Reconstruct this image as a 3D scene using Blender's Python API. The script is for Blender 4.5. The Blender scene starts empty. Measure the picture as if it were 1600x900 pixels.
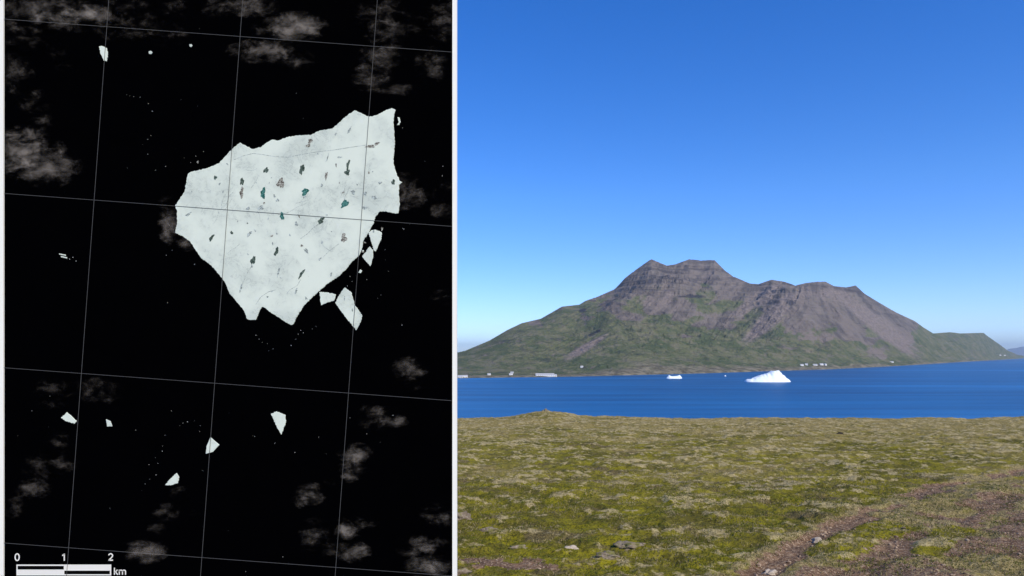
import bpy, bmesh, math, random
import numpy as np
from mathutils import Vector
from mathutils.geometry import tessellate_polygon

# ------------------------------------------------------------------ camera, sky, sun, exposure
scn = bpy.context.scene
C = scn.collection
CAM_Z = 60.0            # eye height above the fjord
F = 1086.0              # focal length in photo pixels (1600 wide)
HY = 554.0              # row of the horizon
cd = bpy.data.cameras.new('camera')
cam = bpy.data.objects.new('camera', cd); C.objects.link(cam)
cam.location = (0, 0, CAM_Z); cam.rotation_euler = (math.radians(90), 0, 0)
cd.sensor_width = 36; cd.lens = 36 * F / 1600; cd.shift_y = (HY - 450) / 1600
cd.clip_start = 0.1; cd.clip_end = 200000
scn.camera = cam

SUN_EL, SUN_AZ = 40.0, 142.0     # azimuth clockwise from +Y (view direction); sun behind right shoulder
w = bpy.data.worlds.new('World'); scn.world = w; w.use_nodes = True
nt = w.node_tree; nt.nodes.clear()
sky = nt.nodes.new('ShaderNodeTexSky'); sky.sky_type = 'NISHITA'; sky.sun_disc = False
sky.sun_elevation = math.radians(SUN_EL); sky.sun_rotation = math.radians(SUN_AZ)
sky.altitude = 1500; sky.air_density = 1.0; sky.dust_density = 0.1; sky.ozone_density = 3.5
hs = nt.nodes.new('ShaderNodeHueSaturation'); hs.inputs['Saturation'].default_value = 1.34; hs.inputs['Value'].default_value = 1.10; hs.inputs['Hue'].default_value = 0.515
bg = nt.nodes.new('ShaderNodeBackground'); bg.inputs['Strength'].default_value = 0.15
wo = nt.nodes.new('ShaderNodeOutputWorld')
wtc = nt.nodes.new('ShaderNodeTexCoord'); wsx = nt.nodes.new('ShaderNodeSeparateXYZ'); nt.links.new(wtc.outputs['Generated'], wsx.inputs[0])
wmr = nt.nodes.new('ShaderNodeMapRange'); wmr.inputs[1].default_value = 0.0; wmr.inputs[2].default_value = 0.22; nt.links.new(wsx.outputs[2], wmr.inputs[0])
wmx = nt.nodes.new('ShaderNodeMix'); wmx.data_type = 'RGBA'; nt.links.new(wmr.outputs[0], wmx.inputs[0])
wmx.inputs[6].default_value = (0.70, 0.79, 1.10, 1); wmx.inputs[7].default_value = (1, 1, 1, 1)       # clean blue air low over the fjord
wmu = nt.nodes.new('ShaderNodeMix'); wmu.data_type = 'RGBA'; wmu.blend_type = 'MULTIPLY'; wmu.inputs[0].default_value = 1
nt.links.new(sky.outputs[0], hs.inputs['Color']); nt.links.new(hs.outputs[0], wmu.inputs[6]); nt.links.new(wmx.outputs[2], wmu.inputs[7]); nt.links.new(wmu.outputs[2], bg.inputs[0]); nt.links.new(bg.outputs[0], wo.inputs[0])

sd = bpy.data.lights.new('sun', 'SUN'); sun = bpy.data.objects.new('sun', sd); C.objects.link(sun)
sd.energy = 3.6; sd.angle = math.radians(0.53); sd.color = (1.0, 0.92, 0.77)
a, e = math.radians(SUN_AZ), math.radians(SUN_EL)
sdir = Vector((math.sin(a) * math.cos(e), math.cos(a) * math.cos(e), math.sin(e)))
sun.rotation_euler = sdir.to_track_quat('Z', 'Y').to_euler()
sun.location = (0, -20, 90)
vs = scn.view_settings
vs.view_transform = 'Standard'; vs.look = 'None'; vs.gamma = 1; vs.use_curve_mapping = False
vs.exposure = 0.30

random.seed(7); rng = np.random.default_rng(7)

# ------------------------------------------------------------------ helpers
def tag(o, label=None, cat=None, group=None, kind=None):
    if label: o['label'] = label
    if cat: o['category'] = cat
    if group: o['group'] = group
    if kind: o['kind'] = kind
    return o

def mesh_obj(name, verts, faces, mat=None, parent=None, smooth=False, loc=None):
    me = bpy.data.meshes.new(name)
    me.from_pydata([tuple(v) for v in verts], [], [tuple(f) for f in faces]); me.update()
    if smooth: me.polygons.foreach_set('use_smooth', [True] * len(me.polygons))
    o = bpy.data.objects.new(name, me); C.objects.link(o)
    if mat: me.materials.append(mat)
    if parent: o.parent = parent
    if loc is not None: o.location = loc
    return o

def bm_obj(name, bm, mat=None, parent=None, smooth=False, loc=None):
    me = bpy.data.meshes.new(name); bm.to_mesh(me); bm.free()
    if smooth: me.polygons.foreach_set('use_smooth', [True] * len(me.polygons))
    o = bpy.data.objects.new(name, me); C.objects.link(o)
    if mat: me.materials.append(mat)
    if parent: o.parent = parent
    if loc is not None: o.location = loc
    return o

def box(bm, x0, x1, y0, y1, z0, z1):
    v = [bm.verts.new(p) for p in ((x0,y0,z0),(x1,y0,z0),(x1,y1,z0),(x0,y1,z0),(x0,y0,z1),(x1,y0,z1),(x1,y1,z1),(x0,y1,z1))]
    for f in ((0,3,2,1),(4,5,6,7),(0,1,5,4),(1,2,6,5),(2,3,7,6),(3,0,4,7)):
        bm.faces.new([v[i] for i in f])

def empty(name, loc):
    o = bpy.data.objects.new(name, None); C.objects.link(o); o.location = loc
    o.empty_display_size = 0.2
    return o

def copy_tree(o, parent=None):
    c = o.copy(); C.objects.link(c); c.parent = parent
    for ch in list(o.children): copy_tree(ch, c)
    return c

def hash2(ix, iy, s):
    n = (ix.astype(np.int64) * 374761393 + iy.astype(np.int64) * 668265263 + s * 974634777) & 0xffffffff
    n = ((n ^ (n >> 13)) * 1274126177) & 0xffffffff
    n = (n ^ (n >> 16)) & 0xffffffff
    return n / 4294967295.0
def vnoise(x, y, s=0):
    ix = np.floor(x); iy = np.floor(y); fx = x - ix; fy = y - iy
    u = fx*fx*fx*(fx*(fx*6-15)+10); v = fy*fy*fy*(fy*(fy*6-15)+10)
    a = hash2(ix, iy, s); b = hash2(ix+1, iy, s); c = hash2(ix, iy+1, s); d = hash2(ix+1, iy+1, s)
    return (a*(1-u)+b*u)*(1-v) + (c*(1-u)+d*u)*v
def fbm(x, y, o=4, s=0, g=0.5):
    r = 0; amp = 1; t = 0; ca, sa = math.cos(0.7), math.sin(0.7)
    for i in range(o):
        r = r + amp * vnoise(x, y, s + i * 17); t += amp; amp *= g
        x, y = (x*ca - y*sa) * 2.03 + 5.2, (x*sa + y*ca) * 2.03 + 1.3
    return r / t
def ridged(x, y, o=4, s=0):
    r = 0; amp = 1; t = 0; ca, sa = math.cos(0.7), math.sin(0.7)
    for i in range(o):
        r = r + amp * (1 - np.abs(2 * vnoise(x, y, s + i * 13) - 1)); t += amp; amp *= 0.5
        x, y = (x*ca - y*sa) * 2.1 + 3.2, (x*sa + y*ca) * 2.1 + 7.3
    return r / t
def sstep(a, b, x):
    t = np.clip((x - a) / (b - a), 0, 1); return t*t*(3-2*t)

def grid_mesh(name, X, Y, Z, mat, attrs={}, wrap=False, smooth=True):
    n, m = X.shape
    V = np.stack([X, Y, Z], -1).reshape(-1, 3).astype(np.float32)
    i, j = np.meshgrid(np.arange(n - 1), np.arange(m if wrap else m - 1), indexing='ij')
    j2 = (j + 1) % m
    Q = np.stack([i*m+j, i*m+j2, (i+1)*m+j2, (i+1)*m+j], -1).reshape(-1, 4)
    me = bpy.data.meshes.new(name)
    me.vertices.add(len(V)); me.vertices.foreach_set('co', V.ravel())
    me.loops.add(Q.size); me.loops.foreach_set('vertex_index', Q.ravel().astype(np.int32))
    me.polygons.add(len(Q)); me.polygons.foreach_set('loop_start', (np.arange(len(Q)) * 4).astype(np.int32))
    me.polygons.foreach_set('loop_total', np.full(len(Q), 4, np.int32))
    me.polygons.foreach_set('use_smooth', np.full(len(Q), smooth))
    me.update(calc_edges=True); me.validate()
    for k, arr in attrs.items():
        at = me.attributes.new(k, 'FLOAT', 'POINT'); at.data.foreach_set('value', arr.ravel().astype(np.float32))
    me.materials.append(mat)
    o = bpy.data.objects.new(name, me); C.objects.link(o)
    return o

# ---- material helpers
def mat(name):
    m = bpy.data.materials.new(name); m.use_nodes = True
    return m, m.node_tree, m.node_tree.nodes['Principled BSDF']
def simple(name, col, rough=0.8, spec=0.3, var=0.12, scale=6.0):
    m, t, b = mat(name)
    n = t.nodes.new('ShaderNodeTexNoise'); n.inputs['Scale'].default_value = scale; n.inputs['Detail'].default_value = 5
    tc = t.nodes.new('ShaderNodeTexCoord'); t.links.new(tc.outputs['Object'], n.inputs['Vector'])
    r = t.nodes.new('ShaderNodeValToRGB')
    r.color_ramp.elements[0].color = (*[c * (1 - var) for c in col], 1); r.color_ramp.elements[1].color = (*[min(1, c * (1 + var)) for c in col], 1)
    r.color_ramp.elements[0].position = 0.3; r.color_ramp.elements[1].position = 0.7
    t.links.new(n.outputs[0], r.inputs[0]); t.links.new(r.outputs[0], b.inputs['Base Color'])
    b.inputs['Roughness'].default_value = rough; b.inputs['Specular IOR Level'].default_value = spec
    return m
class NB:
    """small node builder"""
    def __init__(s, t): s.t = t
    def n(s, typ, **kw):
        x = s.t.nodes.new(typ)
        for k, v in kw.items(): setattr(x, k, v)
        return x
    def plug(s, v, sock):
        if isinstance(v, bpy.types.NodeSocket): s.t.links.new(v, sock)
        elif isinstance(v, tuple): sock.default_value = (*v, 1) if len(v) == 3 and len(sock.default_value) == 4 else v
        else: sock.default_value = v
    def math(s, op, a, b=0.0, clamp=False):
        x = s.n('ShaderNodeMath', operation=op); x.use_clamp = clamp
        s.plug(a, x.inputs[0]); s.plug(b, x.inputs[1]); return x.outputs[0]
    def mix(s, f, a, b):
        x = s.n('ShaderNodeMix', data_type='RGBA')
        s.plug(f, x.inputs[0]); s.plug(a, x.inputs[6]); s.plug(b, x.inputs[7]); return x.outputs[2]
    def noise(s, vec, scale, detail=4, rough=0.5, dist=0.0):
        x = s.n('ShaderNodeTexNoise'); s.plug(vec, x.inputs['Vector'])
        x.inputs['Scale'].default_value = scale; x.inputs['Detail'].default_value = detail
        x.inputs['Roughness'].default_value = rough; x.inputs['Distortion'].default_value = dist
        return x.outputs[0]
    def mr(s, v, a, b, c=0.0, d=1.0):
        x = s.n('ShaderNodeMapRange'); x.interpolation_type = 'SMOOTHSTEP'
        s.plug(v, x.inputs[0]); s.plug(a, x.inputs[1]); s.plug(b, x.inputs[2]); s.plug(c, x.inputs[3]); s.plug(d, x.inputs[4]); return x.outputs[0]
    def attr(s, name):
        x = s.n('ShaderNodeAttribute'); x.attribute_name = name; return x.outputs['Fac']
    def mapping(s, vec, scale=(1,1,1), rot=(0,0,0)):
        x = s.n('ShaderNodeMapping'); s.plug(vec, x.inputs[0]); x.inputs['Scale'].default_value = scale; x.inputs['Rotation'].default_value = rot
        return x.outputs[0]

# ------------------------------------------------------------------ near moor
H0, SL = 1.7, 0.05          # ground is H0 below the eye and falls away by SL
def to_ground(px, py):
    d = H0 / ((py - HY) / F - SL); return (px - 800) / F * d, d
def polyd(X, Y, pts):
    """distance to a polyline"""
    best = np.full(X.shape, 1e9)
    for (x0, y0), (x1, y1) in zip(pts[:-1], pts[1:]):
        dx, dy = x1 - x0, y1 - y0
        t = np.clip(((X-x0)*dx + (Y-y0)*dy) / (dx*dx + dy*dy), 0, 1)
        best = np.minimum(best, np.hypot(X - x0 - t*dx, Y - y0 - t*dy))
    return best
RUT1 = [to_ground(*p) for p in ((1130,930),(1180,897),(1245,856),(1320,818),(1400,788),(1470,763),(1600,735),(1800,700))]
RUT2 = [to_ground(*p) for p in ((1250,960),(1330,905),(1370,872),(1425,835),(1480,805),(1600,768),(1850,720))]
RUT3 = [to_ground(*p) for p in ((1420,960),(1500,895),(1560,850),(1680,800))]
GREEN = [to_ground(*p) for p in ((1300,862),(1345,836),(1390,820))]
GREEN2 = [to_ground(*p) for p in ((1445,858),(1475,838),(1500,826))]
CREST = 41.0
def ground_base(X, Y):
    R = np.hypot(X, Y); d = np.abs(Y) * 0.85 + R * 0.15
    d = np.where(Y > 0, Y, 0.0)
    z = -H0 - SL * np.minimum(d, CREST)
    over = np.maximum(d - CREST, 0); z = z - 0.22 * over - 0.0 * over
    # rim follows the photo: slightly lower left, a low mound with the cairn
    mx, my = to_ground(848, 653)
    z = z + 0.33 * np.exp(-((X - 1.9) / 1.7)**2 - ((Y - 39.5) / 3.0)**2)
    z = z + 0.10 * np.exp(-((X - 4.0) / 5.0)**2 - ((Y - 39.5) / 4.0)**2)
    z = z + 0.20 * sstep(26, 34, X) * np.exp(-((Y - 40) / 6)**2)
    return np.maximum(z, -CAM_Z - 3) + CAM_Z
def ground_fields(X, Y):
    base = ground_base(X, Y)
    wx = X + 0.5 * (fbm(X*0.8, Y*0.8, 3, 91) - .5); wy = Y + 0.5 * (fbm(X*0.8+9, Y*0.8, 3, 92) - .5)
    r1 = polyd(wx, wy, RUT1); r2 = polyd(wx, wy, RUT2); r3 = polyd(wx, wy, RUT3)
    g = np.minimum(polyd(wx, wy, GREEN), polyd(wx, wy, GREEN2) + 0.12)
    brk = fbm(X*1.3+3, Y*1.3, 4, 61)
    dirt = np.maximum((1 - sstep(0.10, 0.32, r1)) * sstep(.28, .42, brk + .09*(1 - sstep(7.5, 9, Y)) - .16*sstep(8.5, 12, Y)), np.maximum((1 - sstep(0.2, 0.62, r2)) * (.15 + .65*sstep(.38, .55, brk)), (1 - sstep(0.3, 0.8, r3)) * (.1 + .7*sstep(.42, .58, brk))))
    dirt = dirt * sstep(0.16, 0.36, g)
    # broken dirt patches, lower left
    bx, by = to_ground(775, 878)
    dirt = np.maximum(dirt, 0.8 * np.exp(-((X-bx)/.75)**2 - ((Y-by)/.28)**2) * sstep(.35, .6, fbm(X*4, Y*4, 3, 5)) * 1.4)
    dirt = np.clip(dirt, 0, 1)
    soft = (1 - dirt * 0.75)
    big = fbm(X*0.45, Y*0.45, 3, 1) - .5
    h1 = fbm(wx*2.4, wy*2.7, 4, 11)
    h2 = ridged(wx*5.2, wy*5.6, 3, 23)
    h3 = fbm(X*11, Y*11, 3, 37)
    z = base + 0.16*big + soft * (0.13*(h1-.5) + 0.05*(h2-.5)) + 0.030*(h3-.5) - 0.05*dirt*(1 - sstep(.1, .3, np.minimum(r1, r2)))
    fade = 1 - sstep(60, 90, np.hypot(X, Y))
    z = base + (z - base) * fade
    lich = 0.45*(h1) + 0.55*fbm(wx*4.6+40, wy*5.2, 5, 55, .6)
    return z, dirt, lich, h2
ang = np.concatenate([np.radians(np.linspace(-46, 46, 1500)), np.radians(np.linspace(46, 314, 121))[1:-1]])
rad = np.concatenate([[0.4], np.geomspace(1.5, 4.5, 25)[:-1], np.geomspace(4.5, 48, 620)[:-1], np.geomspace(48, 420, 70)])
RR, AA = np.meshgrid(rad, ang, indexing='ij')
GX, GY = RR*np.sin(AA), RR*np.cos(AA)
gz, gd, gl, gh = ground_fields(GX, GY)

m_g, t, b = mat('moss_and_heath')
nb = NB(t); geo = nb.n('ShaderNodeNewGeometry'); P = geo.outputs['Position']
dirt = nb.attr('dirt'); lich = nb.attr('lichen'); far = nb.attr('dist')
n1 = nb.noise(P, 2.2, 6, .6); n2 = nb.noise(P, 9, 6, .65); n3 = nb.noise(P, 38, 5, .7); n4 = nb.noise(P, 0.35, 4, .6); n5 = nb.noise(P, 140, 3, .6)
moss = nb.mix(nb.mr(nb.math('ADD', nb.math('MULTIPLY', n1, .6), nb.math('MULTIPLY', n4, .4)), .40, .58), (0.115, 0.100, 0.016), (0.255, 0.225, 0.010))
moss = nb.mix(nb.mr(n2, .50, .72), moss, (0.29, 0.245, 0.040))
moss = nb.mix(nb.mr(n3, .36, .52), (0.045, 0.040, 0.014), moss)
tan = nb.mix(nb.mr(n2, .35, .7), (0.20, 0.150, 0.048), (0.38, 0.300, 0.115))
pale = nb.mix(nb.mr(n3, .35, .65), (0.25, 0.195, 0.080), (0.58, 0.47, 0.25))
f1 = nb.math('ADD', nb.math('MULTIPLY', n4, .66), nb.math('MULTIPLY', far, .24))
moss = nb.mix(nb.mr(nb.noise(P, 1.3, 5, .65), .54, .66, 0, .8), moss, nb.mix(nb.mr(n3, .4, .6), (0.07, 0.050, 0.026), (0.19, 0.145, 0.070)))
col = nb.mix(nb.mr(f1, .40, .56, 0, .85), moss, tan)
n6 = nb.noise(nb.mapping(P, (.55, 1.0, 1)), .9, 4, .6)
fl = nb.math('ADD', nb.math('ADD', lich, nb.math('MULTIPLY', nb.math('SUBTRACT', n6, .5), .30)), nb.math('ADD', nb.math('MULTIPLY', nb.math('SUBTRACT', n2, .5), .55), nb.math('MULTIPLY', far, .05)))
col = nb.mix(nb.mr(fl, .56, .66, 0, .8), col, pale)
dc = nb.mix(nb.mr(n2, .35, .65), (0.105, 0.060, 0.035), (0.25, 0.155, 0.090))
dc = nb.mix(nb.mr(n3, .53, .62), dc, (0.46, 0.34, 0.22))
dc = nb.mix(nb.mr(n3, .42, .30, 0, 1), dc, (0.04, 0.026, 0.022))
dm = nb.math('ADD', dirt, nb.math('MULTIPLY', nb.math('SUBTRACT', n2, .5), 1.3))
col = nb.mix(nb.mr(nb.math('ADD', nb.attr('fringe'), nb.math('MULTIPLY', nb.math('SUBTRACT', n2, .5), 1.4)), .35, .75, 0, .85), col, nb.mix(nb.mr(n3, .4, .6), (0.16, 0.120, 0.045), (0.40, 0.315, 0.150)))
col = nb.mix(nb.mr(dm, .40, .62), col, dc)
t.links.new(col, b.inputs['Base Color']); b.inputs['Roughness'].default_value = .95; b.inputs['Specular IOR Level'].default_value = .1
bp = nb.n('ShaderNodeBump'); bp.inputs['Distance'].default_value = 0.03; bp.inputs['Strength'].default_value = 0.9
hh = nb.math('ADD', nb.math('MULTIPLY', n3, .7), nb.math('ADD', n2, nb.math('MULTIPLY', n5, .25))); nb.plug(hh, bp.inputs['Height'])
t.links.new(bp.outputs[0], b.inputs['Normal'])
dist = np.clip(RR / 40, 0, 1) ** 1.0
fr_ = np.maximum(1 - sstep(.2, .45, polyd(GX, GY, RUT1)), 1 - sstep(.5, 1.1, np.minimum(polyd(GX, GY, RUT2), polyd(GX, GY, RUT3)))) * .75 * sstep(.15, .4, np.minimum(polyd(GX, GY, GREEN), polyd(GX, GY, GREEN2)+.1))
ground = grid_mesh('ground', GX[:, ::-1], GY[:, ::-1], gz[:, ::-1], m_g, {'dirt': gd[:, ::-1], 'lichen': gl[:, ::-1], 'dist': dist[:, ::-1], 'fringe': fr_[:, ::-1]}, wrap=True)
tag(ground, kind='structure')
def gz_at(x, y):
    r = ground_fields(np.array([[float(x)]]), np.array([[float(y)]])); return float(r[0][0, 0])

# ------------------------------------------------------------------ fjord water
m_w, t, b = mat('fjord_water')
nb = NB(t); geo = nb.n('ShaderNodeNewGeometry'); P = geo.outputs['Position']
st = nb.noise(nb.mapping(P, (0.0016, 0.016, 1)), 1.0, 6, .65)
st2 = nb.noise(nb.mapping(P, (0.0003, 0.0022, 1)), 1.0, 4, .6)
c = nb.mix(nb.mr(st, .35, .7), (0.001, 0.060, 0.180), (0.004, 0.125, 0.325))
c = nb.mix(nb.mr(st2, .50, .66, 0, .8), c, (0.012, 0.165, 0.42))
t.links.new(c, b.inputs['Base Color'])
b.inputs['Roughness'].default_value = .38; b.inputs['IOR'].default_value = 1.33; b.inputs['Specular IOR Level'].default_value = .22
wv = nb.noise(nb.mapping(P, (.35, .8, 1)), 1.0, 6, .6)
bp = nb.n('ShaderNodeBump'); bp.inputs['Distance'].default_value = .5; bp.inputs['Strength'].default_value = .6; nb.plug(wv, bp.inputs['Height'])
t.links.new(bp.outputs[0], b.inputs['Normal'])
S = 46000
sea = mesh_obj('sea', [(-S, -S, 0), (S, -S, 0), (S, S, 0), (-S, S, 0)], [(0, 1, 2, 3)], m_w)
tag(sea, kind='structure')

# ------------------------------------------------------------------ the mountain across the fjord
SIL = [(440,590),(520,584),(600,570),(660,560),(714,551),(727,548),(765,532),(792,516),(815,505),(845,498),(878,479),(905,476),(915,470),(935,463),
 (960,452),(968,444),(976,435),(990,424),(1014,407),(1018,405),(1030,410),(1042,415),(1055,413),(1077,405),(1097,407),(1116,406),(1133,423),(1146,432),(1172,443),
 (1185,444),(1205,437),(1225,440),(1243,446),(1260,442),(1277,440),(1290,440),(1303,447),(1322,449),(1337,446),(1351,459),(1374,473),(1400,488),(1430,502),
 (1442,511),(1458,521),(1485,519),(1500,521),(1537,520),(1540,523),(1560,537),(1575,548),(1590,554.5),(1600,556)]
SHORE = [(440,592.5),(714,591),(900,588.5),(1000,586),(1100,583.5),(1200,580),(1300,577),(1400,572),(1450,569),(1500,565.8),(1550,563),(1580,561.3),(1600,560)]
RIDGE = [(440,2000),(714,2700),(850,3300),(1000,4200),(1100,4500),(1180,4300),(1250,4200),(1340,4700),(1400,5300),(1450,6000),(1500,7200),(1560,9000),(1600,11500)]
ip = lambda T, x: np.interp(x, [p[0] for p in T], [p[1] for p in T])
pxs = np.arange(440, 1601, 0.9); NT = 330
tt = np.linspace(0, 1, NT)
PX, TT = np.meshgrid(pxs, tt, indexing='xy')
d0 = CAM_Z * F / (ip(SHORE, PX) - HY); dr = ip(RIDGE, PX)
dr = np.maximum(dr, d0 + 150)
D = d0 + TT * (dr - d0)
MX, MY = (PX - 800) / F * D, D
s0 = ip(SIL, pxs); kw = np.exp(-(np.arange(-90, 91) / 34.0)**2); kw /= kw.sum()
s1 = np.convolve(np.pad(s0, 90, mode='edge'), kw, mode='valid')
SILT = s1[None] + (s0 - s1)[None] * sstep(.70, .97, TT + .08*(fbm(PX/25, TT*6, 3, 44)-.5))
zr = CAM_Z + (HY - SILT) / F * dr
sk = 1.5 + 0.5 * np.sin(PX / 130.0)
prof = 0.16 * TT + 0.84 * (0.30 * sstep(0.05, 0.8, TT) + 0.70 * TT ** 2.1)
prof = prof / prof[-1:, :]
env = np.sin(np.pi * np.clip(TT, 0, 1)) ** 0.8 
s = zr / 600.0
# spurs and bowls
spur = 75 * np.exp(-((PX - 1235) / 45)**2 - ((TT - .66) / .2)**2) - 70 * np.exp(-((PX - 1120) / 60)**2 - ((TT - .6) / .22)**2) \
     + 45 * np.exp(-((PX - 965) / 40)**2 - ((TT - .55) / .22)**2) - 40 * np.exp(-((PX - 880) / 40)**2 - ((TT - .5) / .2)**2) \
     + 40 * np.exp(-((PX - 1330) / 30)**2 - ((TT - .7) / .2)**2) - 45 * np.exp(-((PX - 1400) / 40)**2 - ((TT - .6) / .2)**2)
skew = PX + (TT - .6) * 50 * np.sin(PX / 90.0)
gul = ridged(skew / 17.0, TT * 2.2, 4, 3)
wxx = MX + 220*(fbm(MX/500, MY/500, 3, 401)-.5); wyy = MY + 220*(fbm(MX/500+9, MY/500, 3, 402)-.5)
gul2 = ridged(wxx/190, wyy/520, 4, 403)
big = fbm(MX / 420, MY / 420, 5, 71) - .5
fine = ridged(MX / 75, MY / 90, 4, 33) - .5; fine2 = ridged(MX / 24, MY / 40, 3, 35) - .5
MZ = zr * prof + s * (spur + env * (175 * big + 24 * (gul2 - .55) * sstep(.3, .7, TT) + 10 * (gul - .55) * sstep(.2, .6, TT) + 26 * fine + 13 * fine2))
MZ = MZ + s * 12 * (fine) * sstep(.9, 1, TT)
PY0 = HY - (MZ - CAM_Z) / MY * F
KF = np.interp(PX, [440, 714, 960, 1060, 1150, 1230, 1290, 1380, 1500, 1600], [-2.4, -2.2, -1.5, -.5, -.95, -.8, .3, 1.1, 1.4, 1.6])
UF = PX - (PY0 - 470) * KF
streak = .6*fbm(UF/6.0, PY0/34.0, 4, 501) + .4*fbm(UF/15.0, PY0/60.0, 3, 502)
MZ = MZ + s * 16 * (ridged(UF/9.0, PY0/45.0, 3, 503) - .5) * sstep(.2, .45, TT) * (1 - sstep(.85, 1, TT))
# strata steps in the basalt
lay = 38.0 + 0 * PX; zz = MZ + 14 * (fbm(MX/600, MY/600, 3, 8) - .5)
k = np.floor(zz / lay); fr = zz / lay - k
steps = (k + sstep(.55, .95, fr)) * lay
smask = sstep(250, 400, MZ) * (0.45 + .5 * fbm(MX/300, MY/300, 3, 14))
MZ = MZ + (steps - zz + lay*.3) * smask * .8
# low sea cliff & foot
MZ = MZ + 4.0 * sstep(0.0, 0.012, TT) * fbm(MX/60, MY/60, 3, 4)
sil_b = HY - (HY - SILT) * .985
lim = CAM_Z + (HY - SILT) / F * D
MZ = np.where(TT > .12, np.minimum(MZ, lim - (1 - TT) * 6), MZ)
MZ[-1] = lim[-1] + (2.5 * (vnoise(PX[-1]/2.2, PX[-1]*0, 6) - .5)) * dr[-1] / 4500 * 2
MZ[0] = -2
MZ = np.maximum(MZ, -2)
exact = CAM_Z + (HY - s0[None]) / F * D; MZ = np.minimum(MZ, exact)
PYv = HY - (MZ - CAM_Z) / MY * F
def blob(x, y, rx, ry, rot=0):
    c_, s_ = math.cos(rot), math.sin(rot); u = (PX - x)*c_ + (PYv - y)*s_; v = -(PX - x)*s_ + (PYv - y)*c_
    return np.exp(-(u/rx)**2 - (v/ry)**2)
nn = fbm(PX/38, PYv/16, 5, 201); nf = fbm(PX/9, PYv/5, 4, 202)
line = np.interp(PX, [700, 800, 900, 980, 1040, 1100, 1150, 1200, 1260, 1330, 1420, 1460, 1600], [520, 500, 480, 488, 500, 492, 500, 520, 522, 530, 548, 505, 500])
green = sstep(-22, 34, PYv - line + (nn - .5) * 140 + 16)
green = np.maximum(green, .8 * blob(1090, 465, 40, 14) * sstep(.3, .7, nn) * 1.6)
green = np.clip(green * (.25 + 1.0 * nf + .35*blob(1090,520,110,50)), 0, 1)
scree = 1.2 * blob(1205, 495, 52, 13, -0.75) + 1.2 * blob(1180, 470, 40, 9, -0.6) + 1.1 * blob(1375, 510, 75, 12, 0.66) + .8 * blob(915, 543, 42, 7, -0.55) \
      + .5 * blob(1290, 460, 40, 10) + .45 * blob(1045, 465, 10, 26) + .5 * blob(1010, 470, 30, 12, .4)
scree = np.clip(scree * (.25 + 1.5 * streak), 0, 1)
crag_shade = blob(1085, 463, 30, 3.2) + blob(911, 485, 8, 4.5) + .9*blob(1215, 472, 7, 5) + .9*blob(1236, 473, 6, 7) + .55*blob(790, 533, 34, 7, -.15) + .55*blob(862, 532, 38, 9, -.2) \
      + .6*blob(930, 520, 26, 6, -.5) + .6*blob(1107, 500, 9, 4) + .5*blob(1040, 437, 50, 2.5) + .5*blob(1030, 447, 60, 2) + .45*blob(1100, 430, 34, 2) + .5*blob(896, 500, 10, 5)  # dark basalt cliffs, with the shadow on their faces painted into the colour
strat = sstep(.50, .64, .72*vnoise(MZ/13.0 + 2*fbm(PX/60, PX*0, 2, 610), PX/55.0, 611) + .28*fbm(PX/5, MZ/6, 3, 612)) * np.clip(1.15*blob(1060, 428, 95, 26) + .8*blob(1210, 452, 30, 12) + .8*blob(1330, 452, 25, 9) + .4*blob(900, 500, 60, 14) + .3*blob(1290, 450, 60, 8), 0, 1)
foot = sstep(.13, .02, TT) * 1.0 + .5 * blob(1250, 548, 90, 8) * nn * 2 + .4*blob(830, 565, 90, 6)
foot = np.clip(foot * (.3 + 1.2 * nf), 0, 1)
# back slope
def ext(A, rows): return np.concatenate([A, rows], 0)
for kk, q in enumerate((0.93, 0.7, 0.35, -0.02)):
    dd = dr[-1] + (60, 350, 900, 1600)[kk]
    MX = ext(MX, [(pxs - 800) / F * dd]); MY = ext(MY, [dd]); MZ = ext(MZ, [np.maximum(MZ[NT-1] * q, -3)])
z4 = lambda A: np.concatenate([A, np.repeat(A[-1:], 4, 0)], 0)
m_m, t, b = mat('basalt_and_grass_slopes')
nb = NB(t); geo = nb.n('ShaderNodeNewGeometry'); P = geo.outputs['Position']
sx = nb.n('ShaderNodeSeparateXYZ'); nb.plug(P, sx.inputs[0]); zc = sx.outputs[2]
g_, s_, f_ = nb.attr('green'), nb.attr('scree'), nb.attr('foot')
na = nb.noise(P, .010, 8, .65); nbz = nb.noise(nb.mapping(P, (.002, .002, .06)), 1.0, 6, .6); nc = nb.noise(nb.mapping(P, (1, 1, 1.8)), .035, 7, .7); nd = nb.noise(nb.mapping(P, (1, .6, 2.5)), .016, 7, .7)
rock = nb.mix(nb.mr(na, .35, .65), (0.132, 0.110, 0.094), (0.232, 0.194, 0.164))
rock = nb.mix(nb.mr(nbz, .44, .34, 0, .75), rock, (0.055, 0.047, 0.046))
rock = nb.mix(nb.mr(nc, .60, .75, 0, .3), rock, (0.19, 0.155, 0.14))
stk = nb.attr('streak')
rock = nb.mix(nb.mr(stk, .50, .64, 0, .7), rock, (0.235, 0.190, 0.155))
rock = nb.mix(nb.mr(stk, .47, .36, 0, .6), rock, (0.100, 0.086, 0.080))
rock = nb.mix(nb.math('MULTIPLY', nb.attr('strat'), .75), rock, (0.058, 0.049, 0.050))
gr = nb.mix(nb.mr(na, .38, .62), (0.086, 0.110, 0.048), (0.160, 0.165, 0.078))
gr = nb.mix(nb.mr(nc, .54, .68, 0, .65), gr, (0.26, 0.22, 0.13))
gr = nb.mix(nb.mr(nd, .46, .34, 0, .6), gr, (0.055, 0.058, 0.050))
gm = nb.mr(nb.math('ADD', g_, nb.math('MULTIPLY', nb.math('SUBTRACT', nc, .5), 1.0)), .30, .62)
col = nb.mix(gm, rock, gr)
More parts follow.
